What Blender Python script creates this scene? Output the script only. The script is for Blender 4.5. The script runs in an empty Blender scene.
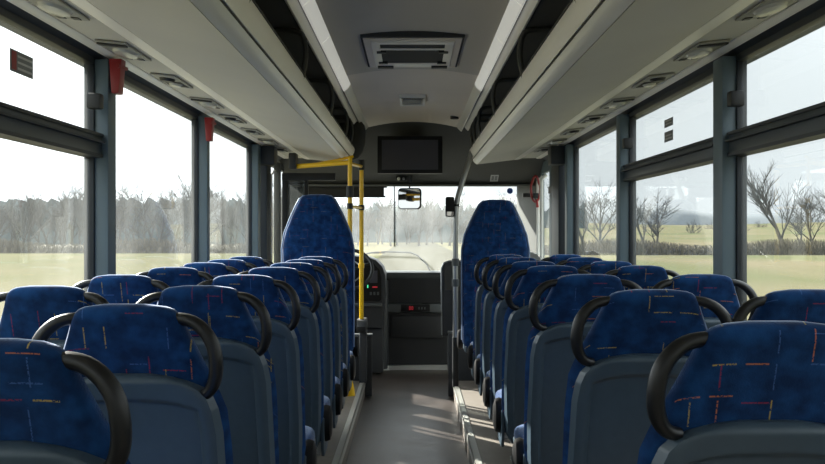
import bpy, bmesh, math, random
from mathutils import Vector, Matrix
random.seed(11)
S = bpy.context.scene
COL = S.collection

# ------------------------------------------------------------------ camera, sky, sun, exposure
EYE = 1.42                                   # camera height over the aisle floor
cd = bpy.data.cameras.new('camera'); cam = bpy.data.objects.new('camera', cd); COL.objects.link(cam)
cam.location = (0, 0, EYE); cam.rotation_euler = (math.pi/2, 0, 0)
cd.sensor_width = 36; cd.lens = 36*900/825; cd.clip_start = 0.05; cd.clip_end = 2000
S.camera = cam
S.cycles.diffuse_bounces = 8; S.cycles.max_bounces = 16; S.cycles.transparent_max_bounces = 32; S.cycles.sample_clamp_indirect = 6

SUN_AZ, SUN_EL = math.radians(-43), math.radians(28)     # azimuth from straight ahead, minus = left
sdir = Vector((math.sin(SUN_AZ)*math.cos(SUN_EL), math.cos(SUN_AZ)*math.cos(SUN_EL), math.sin(SUN_EL)))
W = bpy.data.worlds.new('sky'); S.world = W; W.use_nodes = True
wn = W.node_tree; wn.nodes.clear()
wo = wn.nodes.new('ShaderNodeOutputWorld'); bg = wn.nodes.new('ShaderNodeBackground')
tc = wn.nodes.new('ShaderNodeTexCoord')
dt = wn.nodes.new('ShaderNodeVectorMath'); dt.operation = 'DOT_PRODUCT'
wn.links.new(tc.outputs['Generated'], dt.inputs[0]); dt.inputs[1].default_value = sdir
# hazy winter sky: pale at the horizon, brighter overhead and towards the sun
wr = wn.nodes.new('ShaderNodeMapRange'); wr.interpolation_type = 'SMOOTHSTEP'; wn.links.new(dt.outputs['Value'], wr.inputs[0])
wr.inputs['From Min'].default_value = .5; wr.inputs['From Max'].default_value = 1; wr.inputs['To Min'].default_value = 0; wr.inputs['To Max'].default_value = .9
sz = wn.nodes.new('ShaderNodeSeparateXYZ'); wn.links.new(tc.outputs['Generated'], sz.inputs[0])
wz = wn.nodes.new('ShaderNodeMapRange'); wz.interpolation_type = 'SMOOTHSTEP'; wn.links.new(sz.outputs[2], wz.inputs[0])
wz.inputs['From Min'].default_value = .12; wz.inputs['From Max'].default_value = .8; wz.inputs['To Min'].default_value = .48; wz.inputs['To Max'].default_value = 2.4
wa = wn.nodes.new('ShaderNodeMath'); wa.operation = 'ADD'; wn.links.new(wr.outputs[0], wa.inputs[0]); wn.links.new(wz.outputs[0], wa.inputs[1])
bg.inputs['Color'].default_value = (.93, 1.0, 1.03, 1); wn.links.new(wa.outputs[0], bg.inputs['Strength'])
wn.links.new(bg.outputs[0], wo.inputs[0])
sl = bpy.data.lights.new('sun', 'SUN'); sl.energy = 11.0; sl.angle = math.radians(0.6); sl.color = (1.0, 0.95, 0.86)
sun = bpy.data.objects.new('sun', sl); COL.objects.link(sun)
sun.rotation_euler = (-sdir).to_track_quat('-Z', 'Y').to_euler(); sun.location = (-3, 8, 9)
S.view_settings.view_transform = 'Standard'; S.view_settings.look = 'None'
S.view_settings.exposure = 1.08; S.view_settings.gamma = 1.0; S.view_settings.use_curve_mapping = False

# ------------------------------------------------------------------ materials
def C(r, g, b):                               # sRGB 0-255 -> linear
    f = lambda c: (c/255/12.92) if c/255 <= .04045 else ((c/255+.055)/1.055)**2.4
    return (f(r), f(g), f(b), 1)

def mat(name, col, rough=.5, metal=0, spec=.5, sheen=0, noise=None, bump=None, coat=0, emit=None):
    m = bpy.data.materials.new(name); m.use_nodes = True
    nt = m.node_tree; p = nt.nodes['Principled BSDF']
    p.inputs['Base Color'].default_value = col; p.inputs['Roughness'].default_value = rough
    p.inputs['Metallic'].default_value = metal; p.inputs['Specular IOR Level'].default_value = spec
    p.inputs['Sheen Weight'].default_value = sheen; p.inputs['Coat Weight'].default_value = coat
    tcn = nt.nodes.new('ShaderNodeTexCoord')
    if noise:
        sc, amt = noise
        n = nt.nodes.new('ShaderNodeTexNoise'); n.inputs['Scale'].default_value = sc; n.inputs['Detail'].default_value = 5
        nt.links.new(tcn.outputs['Object'], n.inputs['Vector'])
        r = nt.nodes.new('ShaderNodeValToRGB')
        r.color_ramp.elements[0].position = .3; r.color_ramp.elements[1].position = .7
        r.color_ramp.elements[0].color = tuple(c*(1-amt) for c in col[:3])+(1,)
        r.color_ramp.elements[1].color = tuple(min(1, c*(1+amt)) for c in col[:3])+(1,)
        nt.links.new(n.outputs['Fac'], r.inputs[0]); nt.links.new(r.outputs[0], p.inputs['Base Color'])
    if bump:
        sc, st = bump
        n = nt.nodes.new('ShaderNodeTexNoise'); n.inputs['Scale'].default_value = sc; n.inputs['Detail'].default_value = 3
        nt.links.new(tcn.outputs['Object'], n.inputs['Vector'])
        b = nt.nodes.new('ShaderNodeBump'); b.inputs['Strength'].default_value = st; b.inputs['Distance'].default_value = .003
        nt.links.new(n.outputs['Fac'], b.inputs['Height']); nt.links.new(b.outputs[0], p.inputs['Normal'])
    if emit:
        p.inputs['Emission Color'].default_value = emit[0]; p.inputs['Emission Strength'].default_value = emit[1]
    return m

def fabric(strength=.58):
    m = bpy.data.materials.new('patterned_blue_moquette'); m.use_nodes = True
    nt = m.node_tree; L = nt.links.new; p = nt.nodes['Principled BSDF']
    p.inputs['Roughness'].default_value = .9; p.inputs['Specular IOR Level'].default_value = .15
    p.inputs['Sheen Weight'].default_value = .8; p.inputs['Sheen Roughness'].default_value = .35
    p.inputs['Sheen Tint'].default_value = (.7, .8, 1, 1)
    def M(op, a, b=None):
        n = nt.nodes.new('ShaderNodeMath'); n.operation = op
        for i, x in enumerate((a, b)):
            if x is None: continue
            if isinstance(x, (int, float)): n.inputs[i].default_value = x
            else: L(x, n.inputs[i])
        return n.outputs[0]
    t = nt.nodes.new('ShaderNodeTexCoord'); oi = nt.nodes.new('ShaderNodeObjectInfo')
    sp = nt.nodes.new('ShaderNodeSeparateXYZ'); L(t.outputs['Object'], sp.inputs[0])
    rx = M('MULTIPLY', oi.outputs['Random'], 7.3)
    x = M('ADD', sp.outputs[0], rx); z = M('ADD', M('ADD', sp.outputs[2], M('MULTIPLY', sp.outputs[1], .8)), M('MULTIPLY', rx, 1.7))
    nz = nt.nodes.new('ShaderNodeTexNoise'); nz.inputs['Scale'].default_value = 26; nz.inputs['Detail'].default_value = 4
    L(t.outputs['Object'], nz.inputs['Vector'])
    r = nt.nodes.new('ShaderNodeValToRGB'); L(nz.outputs['Fac'], r.inputs[0])
    r.color_ramp.elements[0].position = .35; r.color_ramp.elements[0].color = C(12, 39, 78)
    r.color_ramp.elements[1].position = .7; r.color_ramp.elements[1].color = C(23, 66, 116)
    cur = r.outputs[0]
    ng = nt.nodes.new('ShaderNodeTexNoise'); ng.inputs['Scale'].default_value = 320; ng.inputs['Detail'].default_value = 1
    L(t.outputs['Object'], ng.inputs['Vector'])
    dash = M('GREATER_THAN', ng.outputs['Fac'], .42)
    for cx, cz, seed, dens, th, vert in ((.050, .042, 1.3, .26, .026, 0), (.042, .048, 4.7, .26, .028, 1), (.064, .035, 8.1, .15, .03, 0), (.04, .068, 12.9, .14, .028, 1)):
        u = M('ADD', M('DIVIDE', x, cx), seed); v = M('ADD', M('DIVIDE', z, cz), seed*1.31)
        iu, iv, fu, fv = M('FLOOR', u), M('FLOOR', v), M('FRACT', u), M('FRACT', v)
        cb = nt.nodes.new('ShaderNodeCombineXYZ'); L(iu, cb.inputs[0]); L(iv, cb.inputs[1]); cb.inputs[2].default_value = seed
        w = nt.nodes.new('ShaderNodeTexWhiteNoise'); w.noise_dimensions = '3D'; L(cb.outputs[0], w.inputs['Vector'])
        du, dv = M('ABSOLUTE', M('SUBTRACT', fu, .5)), M('ABSOLUTE', M('SUBTRACT', fv, .5))
        a, b = (du, dv) if vert else (dv, du)
        msk = M('MULTIPLY', M('LESS_THAN', a, th), M('LESS_THAN', b, .36))
        msk = M('MULTIPLY', M('MULTIPLY', msk, dash), M('LESS_THAN', w.outputs['Value'], dens))
        sc = nt.nodes.new('ShaderNodeSeparateColor'); L(w.outputs['Color'], sc.inputs[0])
        cr = nt.nodes.new('ShaderNodeValToRGB'); cr.color_ramp.interpolation = 'CONSTANT'; L(sc.outputs[1], cr.inputs[0])
        es = cr.color_ramp.elements
        es[0].color = C(196, 170, 62); es[1].position = .34; es[1].color = C(150, 40, 58)
        for pos, c in ((.55, C(70, 104, 160)), (.82, C(200, 120, 60))):
            q = es.new(pos); q.color = c
        mx = nt.nodes.new('ShaderNodeMix'); mx.data_type = 'RGBA'
        L(M('MULTIPLY', msk, strength), mx.inputs['Factor']); L(cur, mx.inputs['A']); L(cr.outputs[0], mx.inputs['B'])
        cur = mx.outputs['Result']
    L(cur, p.inputs['Base Color'])
    bp = nt.nodes.new('ShaderNodeBump'); bp.inputs['Strength'].default_value = .25; bp.inputs['Distance'].default_value = .002
    L(ng.outputs['Fac'], bp.inputs['Height']); L(bp.outputs[0], p.inputs['Normal'])
    return m

def glass(name, veil=.06, refl=1.0, tint=(.97, .985, .985, 1)):
    m = bpy.data.materials.new(name); m.use_nodes = True
    nt = m.node_tree; nt.nodes.clear(); L = nt.links.new
    o = nt.nodes.new('ShaderNodeOutputMaterial'); tr = nt.nodes.new('ShaderNodeBsdfTransparent'); tr.inputs[0].default_value = tint
    gl = nt.nodes.new('ShaderNodeBsdfGlossy'); gl.inputs['Roughness'].default_value = .01; gl.inputs[0].default_value = (refl, refl, refl, 1)
    fr0 = nt.nodes.new('ShaderNodeFresnel'); ge = nt.nodes.new('ShaderNodeNewGeometry')
    mi_ = nt.nodes.new('ShaderNodeMapRange'); L(ge.outputs['Backfacing'], mi_.inputs[0])      # same index from both sides of the thin pane
    mi_.inputs['To Min'].default_value = 1.45; mi_.inputs['To Max'].default_value = 1/1.45; L(mi_.outputs[0], fr0.inputs[0])
    fr = nt.nodes.new('ShaderNodeMath'); fr.operation = 'MULTIPLY'; fr.inputs[1].default_value = .55; L(fr0.outputs[0], fr.inputs[0])
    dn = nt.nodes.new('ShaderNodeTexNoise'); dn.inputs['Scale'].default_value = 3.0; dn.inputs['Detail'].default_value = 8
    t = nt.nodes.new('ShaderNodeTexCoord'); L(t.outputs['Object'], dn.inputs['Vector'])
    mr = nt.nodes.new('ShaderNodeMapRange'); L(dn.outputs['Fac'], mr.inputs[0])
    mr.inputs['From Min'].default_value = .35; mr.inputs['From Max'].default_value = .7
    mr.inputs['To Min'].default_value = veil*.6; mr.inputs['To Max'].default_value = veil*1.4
    ts = nt.nodes.new('ShaderNodeBsdfTranslucent'); ts.inputs[0].default_value = (.9, .93, .92, 1)  # dusty translucent film on the pane, put in to imitate outdoor haze
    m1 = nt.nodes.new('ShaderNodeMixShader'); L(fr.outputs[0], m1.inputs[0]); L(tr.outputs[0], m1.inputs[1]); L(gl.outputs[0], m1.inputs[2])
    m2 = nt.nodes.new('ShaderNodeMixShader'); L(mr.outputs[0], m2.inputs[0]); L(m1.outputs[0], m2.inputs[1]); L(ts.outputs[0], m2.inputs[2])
    L(m2.outputs[0], o.inputs[0])
    return m

def floor_mat():
    m = mat('speckled_brown_vinyl', C(90, 80, 76), .35, spec=.6, bump=(60, .15))
    nt = m.node_tree; p = nt.nodes['Principled BSDF']; L = nt.links.new
    t = nt.nodes.new('ShaderNodeTexCoord')
    n1 = nt.nodes.new('ShaderNodeTexNoise'); n1.inputs['Scale'].default_value = 5; n1.inputs['Detail'].default_value = 8
    n2 = nt.nodes.new('ShaderNodeTexNoise'); n2.inputs['Scale'].default_value = 240; n2.inputs['Detail'].default_value = 1
    for n in (n1, n2): L(t.outputs['Object'], n.inputs['Vector'])
    ad = nt.nodes.new('ShaderNodeMath'); ad.operation = 'ADD'
    ml = nt.nodes.new('ShaderNodeMath'); ml.operation = 'MULTIPLY'; ml.inputs[1].default_value = .5
    L(n2.outputs['Fac'], ml.inputs[0]); L(n1.outputs['Fac'], ad.inputs[0]); L(ml.outputs[0], ad.inputs[1])
    r = nt.nodes.new('ShaderNodeValToRGB'); L(ad.outputs[0], r.inputs[0])
    r.color_ramp.elements[0].position = .55; r.color_ramp.elements[0].color = C(34, 27, 23)
    r.color_ramp.elements[1].position = .95; r.color_ramp.elements[1].color = C(68, 59, 53)
    L(r.outputs[0], p.inputs['Base Color'])
    rr = nt.nodes.new('ShaderNodeMapRange'); L(n1.outputs['Fac'], rr.inputs[0]); rr.inputs['To Min'].default_value = .3; rr.inputs['To Max'].default_value = .5
    L(rr.outputs[0], p.inputs['Roughness'])
    return m

def grass_mat():
    m = mat('meadow_grass', C(150, 150, 105), 1, spec=0)
    nt = m.node_tree; p = nt.nodes['Principled BSDF']; L = nt.links.new
    t = nt.nodes.new('ShaderNodeTexCoord')
    mp = nt.nodes.new('ShaderNodeMapping'); mp.inputs['Scale'].default_value = (.04, .012, 1); L(t.outputs['Object'], mp.inputs[0])
    n1 = nt.nodes.new('ShaderNodeTexNoise'); n1.inputs['Scale'].default_value = 2; n1.inputs['Detail'].default_value = 9; L(mp.outputs[0], n1.inputs['Vector'])
    r = nt.nodes.new('ShaderNodeValToRGB'); L(n1.outputs['Fac'], r.inputs[0])
    r.color_ramp.elements[0].position = .36; r.color_ramp.elements[0].color = C(74, 76, 54)
    r.color_ramp.elements[1].position = .66; r.color_ramp.elements[1].color = C(92, 85, 68)
    L(r.outputs[0], p.inputs['Base Color'])
    return m

MT = dict(
 fabric=fabric(), fabric_quiet=fabric(.22), shell=mat('slate_plastic', C(62, 77, 88), .42, noise=(40, .06)),
 handle=mat('black_rubber_plastic', C(14, 15, 17), .4), dark=mat('black_plastic', C(30, 32, 34), .5),
 cream=mat('cream_panel', C(246, 242, 233), .42, noise=(2.5, .03)), flat=mat('rack_underside', C(204, 200, 189), .6, noise=(2, .03)),
 cover=mat('smooth_grey_cove', C(222, 222, 216), .3),
 lamp=mat('white_lamp_diffuser', C(236, 236, 226), .4, emit=((1, .98, .92, 1), .14)),
 ceil=mat('grey_ceiling_fabric', C(204, 196, 182), .85, noise=(1.2, .05)), ceil2=mat('beige_ceiling_panel', C(228, 217, 202), .7, noise=(1.2, .04)),
 lining=mat('charcoal_lining', C(62, 62, 60), .9, bump=(90, .3)), pillar=mat('blue_grey_pillar', C(84, 100, 108), .45, noise=(8, .04)),
 frame=mat('dark_window_rubber', C(26, 32, 38), .5), wall=mat('grey_side_wall', C(96, 100, 102), .7),
 bulk=mat('dark_bulkhead', C(64, 64, 60), .7, bump=(120, .15)), corner=mat('grey_corner_trim', C(76, 78, 75), .6),
 yellow=mat('yellow_grab_rail', C(244, 196, 14), .35, coat=.3), steel=mat('brushed_steel', C(170, 172, 172), .35, metal=.9),
 alu=mat('aluminium_strip', C(190, 190, 184), .38, metal=.55, bump=(200, .3)), red=mat('red_plastic', C(140, 30, 32), .4),
 screen=mat('grey_screen', C(78, 78, 86), .6, spec=.2), black=mat('gloss_black', C(13, 13, 14), .45, spec=.3),
 floor=floor_mat(), plat=mat('platform_vinyl', C(108, 101, 93), .5, noise=(12, .1)), dash=mat('dash_plastic', C(36, 37, 38), .5, bump=(150, .2)),
 dashlt=mat('grey_dash_trim', C(84, 88, 88), .5), white=mat('white_plastic', C(226, 226, 220), .4),
 led=mat('red_led', (.35, .02, .02, 1), .4, emit=((1, .05, .08, 1), 0.12)), greenled=mat('green_led', (0, .6, .3, 1), .4, emit=((.1, .9, .4, 1), .5)),
 mirror=mat('mirror_glass', (.9, .9, .9, 1), .02, metal=1), sticker=mat('grey_sticker', C(120, 122, 124), .6), line=mat('pale_print', C(190, 190, 190), .6),
 blue=mat('blue_sticker', C(70, 105, 195), .5), bark=mat('bare_bark', C(46, 45, 42), .95), twig=mat('grey_brown_twigs', C(90, 84, 74), .95),
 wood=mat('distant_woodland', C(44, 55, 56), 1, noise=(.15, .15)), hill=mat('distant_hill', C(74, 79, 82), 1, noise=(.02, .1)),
 grass=grass_mat(), tarmac=mat('tarmac', C(64, 62, 52), 1, spec=0, noise=(3, .1)), hedge=mat('dry_hedge', C(72, 66, 52), 1, noise=(2, .25)),
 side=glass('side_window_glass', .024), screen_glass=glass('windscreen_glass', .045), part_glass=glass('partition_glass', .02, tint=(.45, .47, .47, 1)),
 bezel=mat('grey_bezel', C(150, 149, 140), .5), lens=mat('clear_lamp_lens', C(190, 190, 182), .25), lamp_off=mat('off_white_plastic', C(232, 228, 216), .4), hoop=mat('grey_hoop', C(62, 62, 58), .5), transom=mat('dark_transom', C(44, 52, 58), .4),
 leather=mat('dark_grey_vinyl', C(50, 52, 54), .5, bump=(150, .2)),
)

# ------------------------------------------------------------------ geometry helpers
class G:
    def __init__(s): s.v = []; s.f = []
    def add(s, vs, fs):
        o = len(s.v); s.v += [tuple(p) for p in vs]; s.f += [tuple(i+o for i in f) for f in fs]; return s
    def box(s, x0, x1, y0, y1, z0, z1):
        v = [(x, y, z) for z in (z0, z1) for y in (y0, y1) for x in (x0, x1)]
        return s.add(v, [(0, 2, 3, 1), (4, 5, 7, 6), (0, 1, 5, 4), (2, 6, 7, 3), (0, 4, 6, 2), (1, 3, 7, 5)])
    def tube(s, pts, r, n=10, closed=False):
        P = [Vector(p) for p in pts]; k = len(P); R = r if isinstance(r, (list, tuple)) else [r]*k
        vs = []; prev = None
        for i, p in enumerate(P):
            a = P[(i-1) % k] if (closed or i) else p; b = P[(i+1) % k] if (closed or i < k-1) else p
            t = (b-a).normalized()
            if prev is None:
                u = t.cross(Vector((0, 0, 1)))
                if u.length < .1: u = t.cross(Vector((0, 1, 0)))
            else: u = prev - t*prev.dot(t)
            u.normalize(); prev = u; w = t.cross(u)
            for j in range(n):
                an = 2*math.pi*j/n; vs.append(p+(u*math.cos(an)+w*math.sin(an))*R[i])
        fs = []
        for i in range(k if closed else k-1):
            for j in range(n):
                a, b = i*n+j, i*n+(j+1) % n; c, d = ((i+1) % k)*n+(j+1) % n, ((i+1) % k)*n+j
                fs.append((a, b, c, d))
        if not closed: fs += [tuple(range(n))[::-1], tuple(range((k-1)*n, k*n))]
        return s.add(vs, fs)
    def prism(s, prof, y0, y1):               # closed (x,z) outline swept along y; y0/y1 may depend on (x,z)
        f0 = y0 if callable(y0) else (lambda x, z: y0); f1 = y1 if callable(y1) else (lambda x, z: y1)
        n = len(prof)
        vs = [(x, f0(x, z), z) for x, z in prof]+[(x, f1(x, z), z) for x, z in prof]
        fs = [(i, (i+1) % n, n+(i+1) % n, n+i) for i in range(n)]+[tuple(range(n))[::-1], tuple(range(n, 2*n))]
        return s.add(vs, fs)
    def prism_z(s, prof, z0, z1):             # closed (x,y) outline swept along z
        n = len(prof)
        vs = [(x, y, z0) for x, y in prof]+[(x, y, z1) for x, y in prof]
        fs = [(i, (i+1) % n, n+(i+1) % n, n+i) for i in range(n)]+[tuple(range(n))[::-1], tuple(range(n, 2*n))]
        return s.add(vs, fs)
    def prism_x(s, prof, x0, x1):             # closed (y,z) outline swept along x
        n = len(prof)
        vs = [(x0, y, z) for y, z in prof]+[(x1, y, z) for y, z in prof]
        fs = [(i, (i+1) % n, n+(i+1) % n, n+i) for i in range(n)]+[tuple(range(n))[::-1], tuple(range(n, 2*n))]
        return s.add(vs, fs)
    def rings(s, rs):
        n = len(rs[0]); vs = [p for r in rs for p in r]; fs = []
        for i in range(len(rs)-1):
            for j in range(n):
                fs.append((i*n+j, i*n+(j+1) % n, (i+1)*n+(j+1) % n, (i+1)*n+j))
        fs += [tuple(range(n))[::-1], tuple(range((len(rs)-1)*n, len(rs)*n))]
        return s.add(vs, fs)
    def mirror_x(s):
        s.v = [(-x, y, z) for x, y, z in s.v]; return s
    def rot(s, M_, about):
        a = Vector(about); s.v = [tuple(M_ @ (Vector(p)-a)+a) for p in s.v]; return s

def origin(p):
    o = Vector((0, 0, 0))
    while p is not None: o += p.location; p = p.parent
    return o

def build(name, g, m, parent=None, bevel=0, world=True, angle=35, loc=None):
    """link g as ONE mesh object; coordinates are the bus's unless world=False (then the parent's)"""
    me = bpy.data.meshes.new(name)
    base = origin(parent) if parent is not None else Vector((0, 0, 0))
    if parent is None and world:
        xs, ys, zs = zip(*g.v); base = Vector(((min(xs)+max(xs))/2, (min(ys)+max(ys))/2, min(zs)))
    v = [tuple(Vector(p)-base) for p in g.v] if world else g.v
    me.from_pydata(v, [], g.f)
    bm = bmesh.new(); bm.from_mesh(me)
    bmesh.ops.recalc_face_normals(bm, faces=bm.faces)
    if bevel:
        ed = [e_ for e_ in bm.edges if e_.is_manifold and e_.calc_face_angle(0) > math.radians(30)]
        bmesh.ops.bevel(bm, geom=ed, offset=bevel, segments=2, profile=.6, affect='EDGES')
    bm.to_mesh(me); bm.free()
    me.polygons.foreach_set('use_smooth', [True]*len(me.polygons)); me.set_sharp_from_angle(angle=math.radians(angle))
    me.materials.append(MT[m] if isinstance(m, str) else m)
    o = bpy.data.objects.new(name, me); COL.objects.link(o)
    if parent is not None: o.parent = parent
    elif world: o.location = base
    return o

def empty(name, loc, label, cat, group=None):
    o = bpy.data.objects.new(name, None); COL.objects.link(o); o.location = loc; o.empty_display_size = .1
    return tag(o, label, cat, group)
def tag(o, label, cat, group=None):
    o['label'] = label; o['category'] = cat
    if group: o['group'] = group
    return o
def struct(o): o['kind'] = 'structure'; return o
def copy_tree(o, parent=None):
    c = o.copy(); COL.objects.link(c); c.parent = parent
    for ch in o.children: copy_tree(ch, c)
    return c
def Z(h): return EYE+h                        # height given relative to the camera
def smooth01(a, b, x):
    t = max(0, min(1, (x-a)/(b-a))); return t*t*(3-2*t)
def lerp_tab(tab, x):
    if x <= tab[0][0]: return tab[0][1]
    for (a, p), (b, q) in zip(tab, tab[1:]):
        if x <= b:
            t = (x-a)/(b-a); return p+(q-p)*t
    return tab[-1][1]
ORD = ['nearest', 'second', 'third', 'fourth', 'fifth', 'sixth', 'seventh', 'eighth', 'ninth', 'tenth']

YB, YF = -2.6, 9.45                            # rear wall, front of the cabin
PL, PR, PZ = -.41, .35, .14                    # platform edges, platform height

# ------------------------------------------------------------------ structure: floor, platforms, walls
struct(build('floor', G().box(-1.34, 1.34, YB, 10.0, -.08, 0), 'floor'))
pe = 7.75
struct(build('trim_1', G().box(-1.3, PL, YB, pe, 0, PZ), 'plat', bevel=.004))
struct(build('trim_2', G().box(PR, 1.3, YB, pe, 0, PZ), 'plat', bevel=.004))
for nm, lab, x0, x1, s in (('edge_strip', 'ridged metal edge strip along the left seat platform', PL-.035, PL+.004, -1), ('edge_strip', 'ridged metal edge strip along the right seat platform', PR-.004, PR+.035, 1)):
    g = G().box(x0, x1, YB, pe+.002, PZ, PZ+.006)
    xe = PL if s < 0 else PR
    g.box(min(xe, xe-s*.004), max(xe, xe-s*.004), YB, pe+.002, PZ-.05, PZ+.006)
    for k in range(4):
        xr = x0+.006+k*.0085
        g.box(xr, xr+.003, YB, pe, PZ+.006, PZ+.0085)
    tag(build(nm, g, 'alu'), lab, 'metal strip', 'edge strips of the aisle')

ZB, ZT = Z(-.52), Z(.69)                       # window bottom and top
for side, s in (('left', -1), ('right', 1)):
    a, b = sorted((s*1.30, s*1.38))
    g = G().box(a, b, YB, 10.0 if s < 0 else 7.8, -.08, ZB)
    g.box(a, b, YB, 10.0, ZT, Z(1.1))
    g.box(a, b, YB-.06, YB, -.08, Z(1.1))
    struct(build('wall_'+side, g, 'wall'))
struct(build('wall_rear', G().box(-1.38, 1.38, YB-.08, YB, -.08, Z(-.1)).box(-1.38, 1.38, YB-.08, YB, Z(.6), Z(1.1)).box(-1.38, -1.1, YB-.08, YB, Z(-.1), Z(.6)).box(1.1, 1.38, YB-.08, YB, Z(-.1), Z(.6)), 'wall'))
# unseen outer roof shell, added to block the sun from outside
prof = [(-1.38, Z(1.05)), (-1.2, Z(1.13)), (0, Z(1.17)), (1.2, Z(1.13)), (1.38, Z(1.05)), (1.38, Z(1.1)), (1.2, Z(1.19)), (0, Z(1.22)), (-1.2, Z(1.19)), (-1.38, Z(1.1))]
struct(build('trim_3', G().prism(prof, YB-.08, 10.1), 'wall'))

# pillars
PIL = {-1: [(-1.55, -1.42), (.18, .31), (1.91, 2.04), (3.64, 3.74), (5.40, 5.47), (7.18, 7.29)],
       1: [(-1.7, -1.57), (.04, .17), (1.78, 1.91), (3.575, 3.69), (5.34, 5.44), (7.17, 7.27)]}
tn = 4
for s in (-1, 1):
    for y0, y1 in PIL[s]:
        a, b = sorted((s*1.23, s*1.305))
        struct(build('trim_%d' % tn, G().box(a, b, y0, y1, ZB-.1, Z(.70)), 'pillar', bevel=.008)); tn += 1
# thick dark pillar with junction box beyond the last full window
for s, y0, y1 in ((-1, 7.52, 7.74), (1, 7.50, 7.88)):
    a, b = sorted((s*1.215, s*1.305))
    struct(build('trim_%d' % tn, G().box(a, b, y0, y1, 0.1, Z(.72)), 'frame', bevel=.01)); tn += 1
    a, b = sorted((s*1.12, s*1.25))
    tag(build('junction_box', G().box(a, b, y0-.22, y0-.04, Z(.55), Z(.70)), 'frame', bevel=.012),
        'dark box at the top of the thick %s pillar' % ('left' if s < 0 else 'right'), 'box')

# windows
def window(n, s, y0, y1, transom, z0=ZB, z1=ZT, gl='side'):
    fr = G(); t = .035
    a, b = sorted((s*1.285, s*1.325))
    fr.box(a, b, y0-.02, y1+.02, z0-.05, z0+t); fr.box(a, b, y0-.02, y1+.02, z1-.012, z1+.05)
    fr.box(a, b, y0-.02, y0+.012, z0, z1); fr.box(a, b, y1-.012, y1+.02, z0, z1)
    w = struct(build('window_%d' % n, fr, 'frame', bevel=.003))
    a, b = sorted((s*1.302, s*1.308))
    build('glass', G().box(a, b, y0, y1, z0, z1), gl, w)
    if transom:
        a, b = sorted((s*1.255, s*1.32)); a2, b2 = sorted((s*1.235, s*1.26))
        r = build('transom', G().box(a, b, y0, y1, Z(.312), Z(.385)), 'transom', w, bevel=.004)
        build('seal', G().box(*sorted((s*1.25, s*1.318)), y0, y1, Z(.384), Z(.396)).box(*sorted((s*1.25, s*1.318)), y0, y1, Z(.300), Z(.313)).box(a2, b2, y0+.02, y1-.02, Z(.355), Z(.362)), 'frame', r)
        yl = y1-.02 if s < 0 else y0+.03
        yc = y1-.05
        build('latch', G().box(*sorted((s*1.235, s*1.29)), yc-.035, yc+.015, Z(.49), Z(.55)), 'dark', w, bevel=.008)
    return w
n = 1
for s in (-1, 1):
    P = PIL[s]; ends = [(P[i][1], P[i+1][0]) for i in range(len(P)-1)]
    for i, (y0, y1) in enumerate(ends):
        tr = {-1: (1, 1, 1, 0, 0), 1: (1, 1, 1, 1, 0)}[s][i]
        # third interval is the one nearest the picture's edge
        window(n, s, y0, y1, tr); n += 1
    window(n, s, PIL[s][-1][1], 7.51, 0); n += 1
    window(n, s, YB, P[0][0], 0); n += 1
window(n, -1, 7.80, 9.35, 0, z0=Z(-.45), z1=Z(.62)); n += 1        # driver's side window
# rear window
g = G().box(-1.1, 1.1, YB-.05, YB-.044, Z(-.1), Z(.6))
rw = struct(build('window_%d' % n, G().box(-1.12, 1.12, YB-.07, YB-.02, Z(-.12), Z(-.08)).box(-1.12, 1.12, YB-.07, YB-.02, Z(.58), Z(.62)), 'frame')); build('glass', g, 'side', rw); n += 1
NWIN = n

# ------------------------------------------------------------------ ceiling, racks
prof = []
N = 16
for i in range(N+1):
    x = -.412+.824*i/N; prof.append((x, Z(.963+.042*(1-(x/.412)**2))))
top = [(x, z+.03) for x, z in prof][::-1]
ceil_prof = prof+top
struct(build('ceiling', G().prism(ceil_prof, YB, 5.55), 'ceil'))
struct(build('trim_%d' % tn, G().prism([(x, z+.001) for x, z in ceil_prof], 5.556, 6.9), 'ceil2')); tn += 1
struct(build('trim_%d' % tn, G().prism([(x, z+.001) for x, z in ceil_prof], 6.906, 8.3), 'ceil2')); tn += 1
# dark seams
struct(build('trim_%d' % tn, G().prism([(x, z+.004) for x, z in ceil_prof], 5.549, 5.557), 'frame')); tn += 1
struct(build('trim_%d' % tn, G().prism([(x, z+.004) for x, z in ceil_prof], 6.899, 6.907), 'frame')); tn += 1

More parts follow.
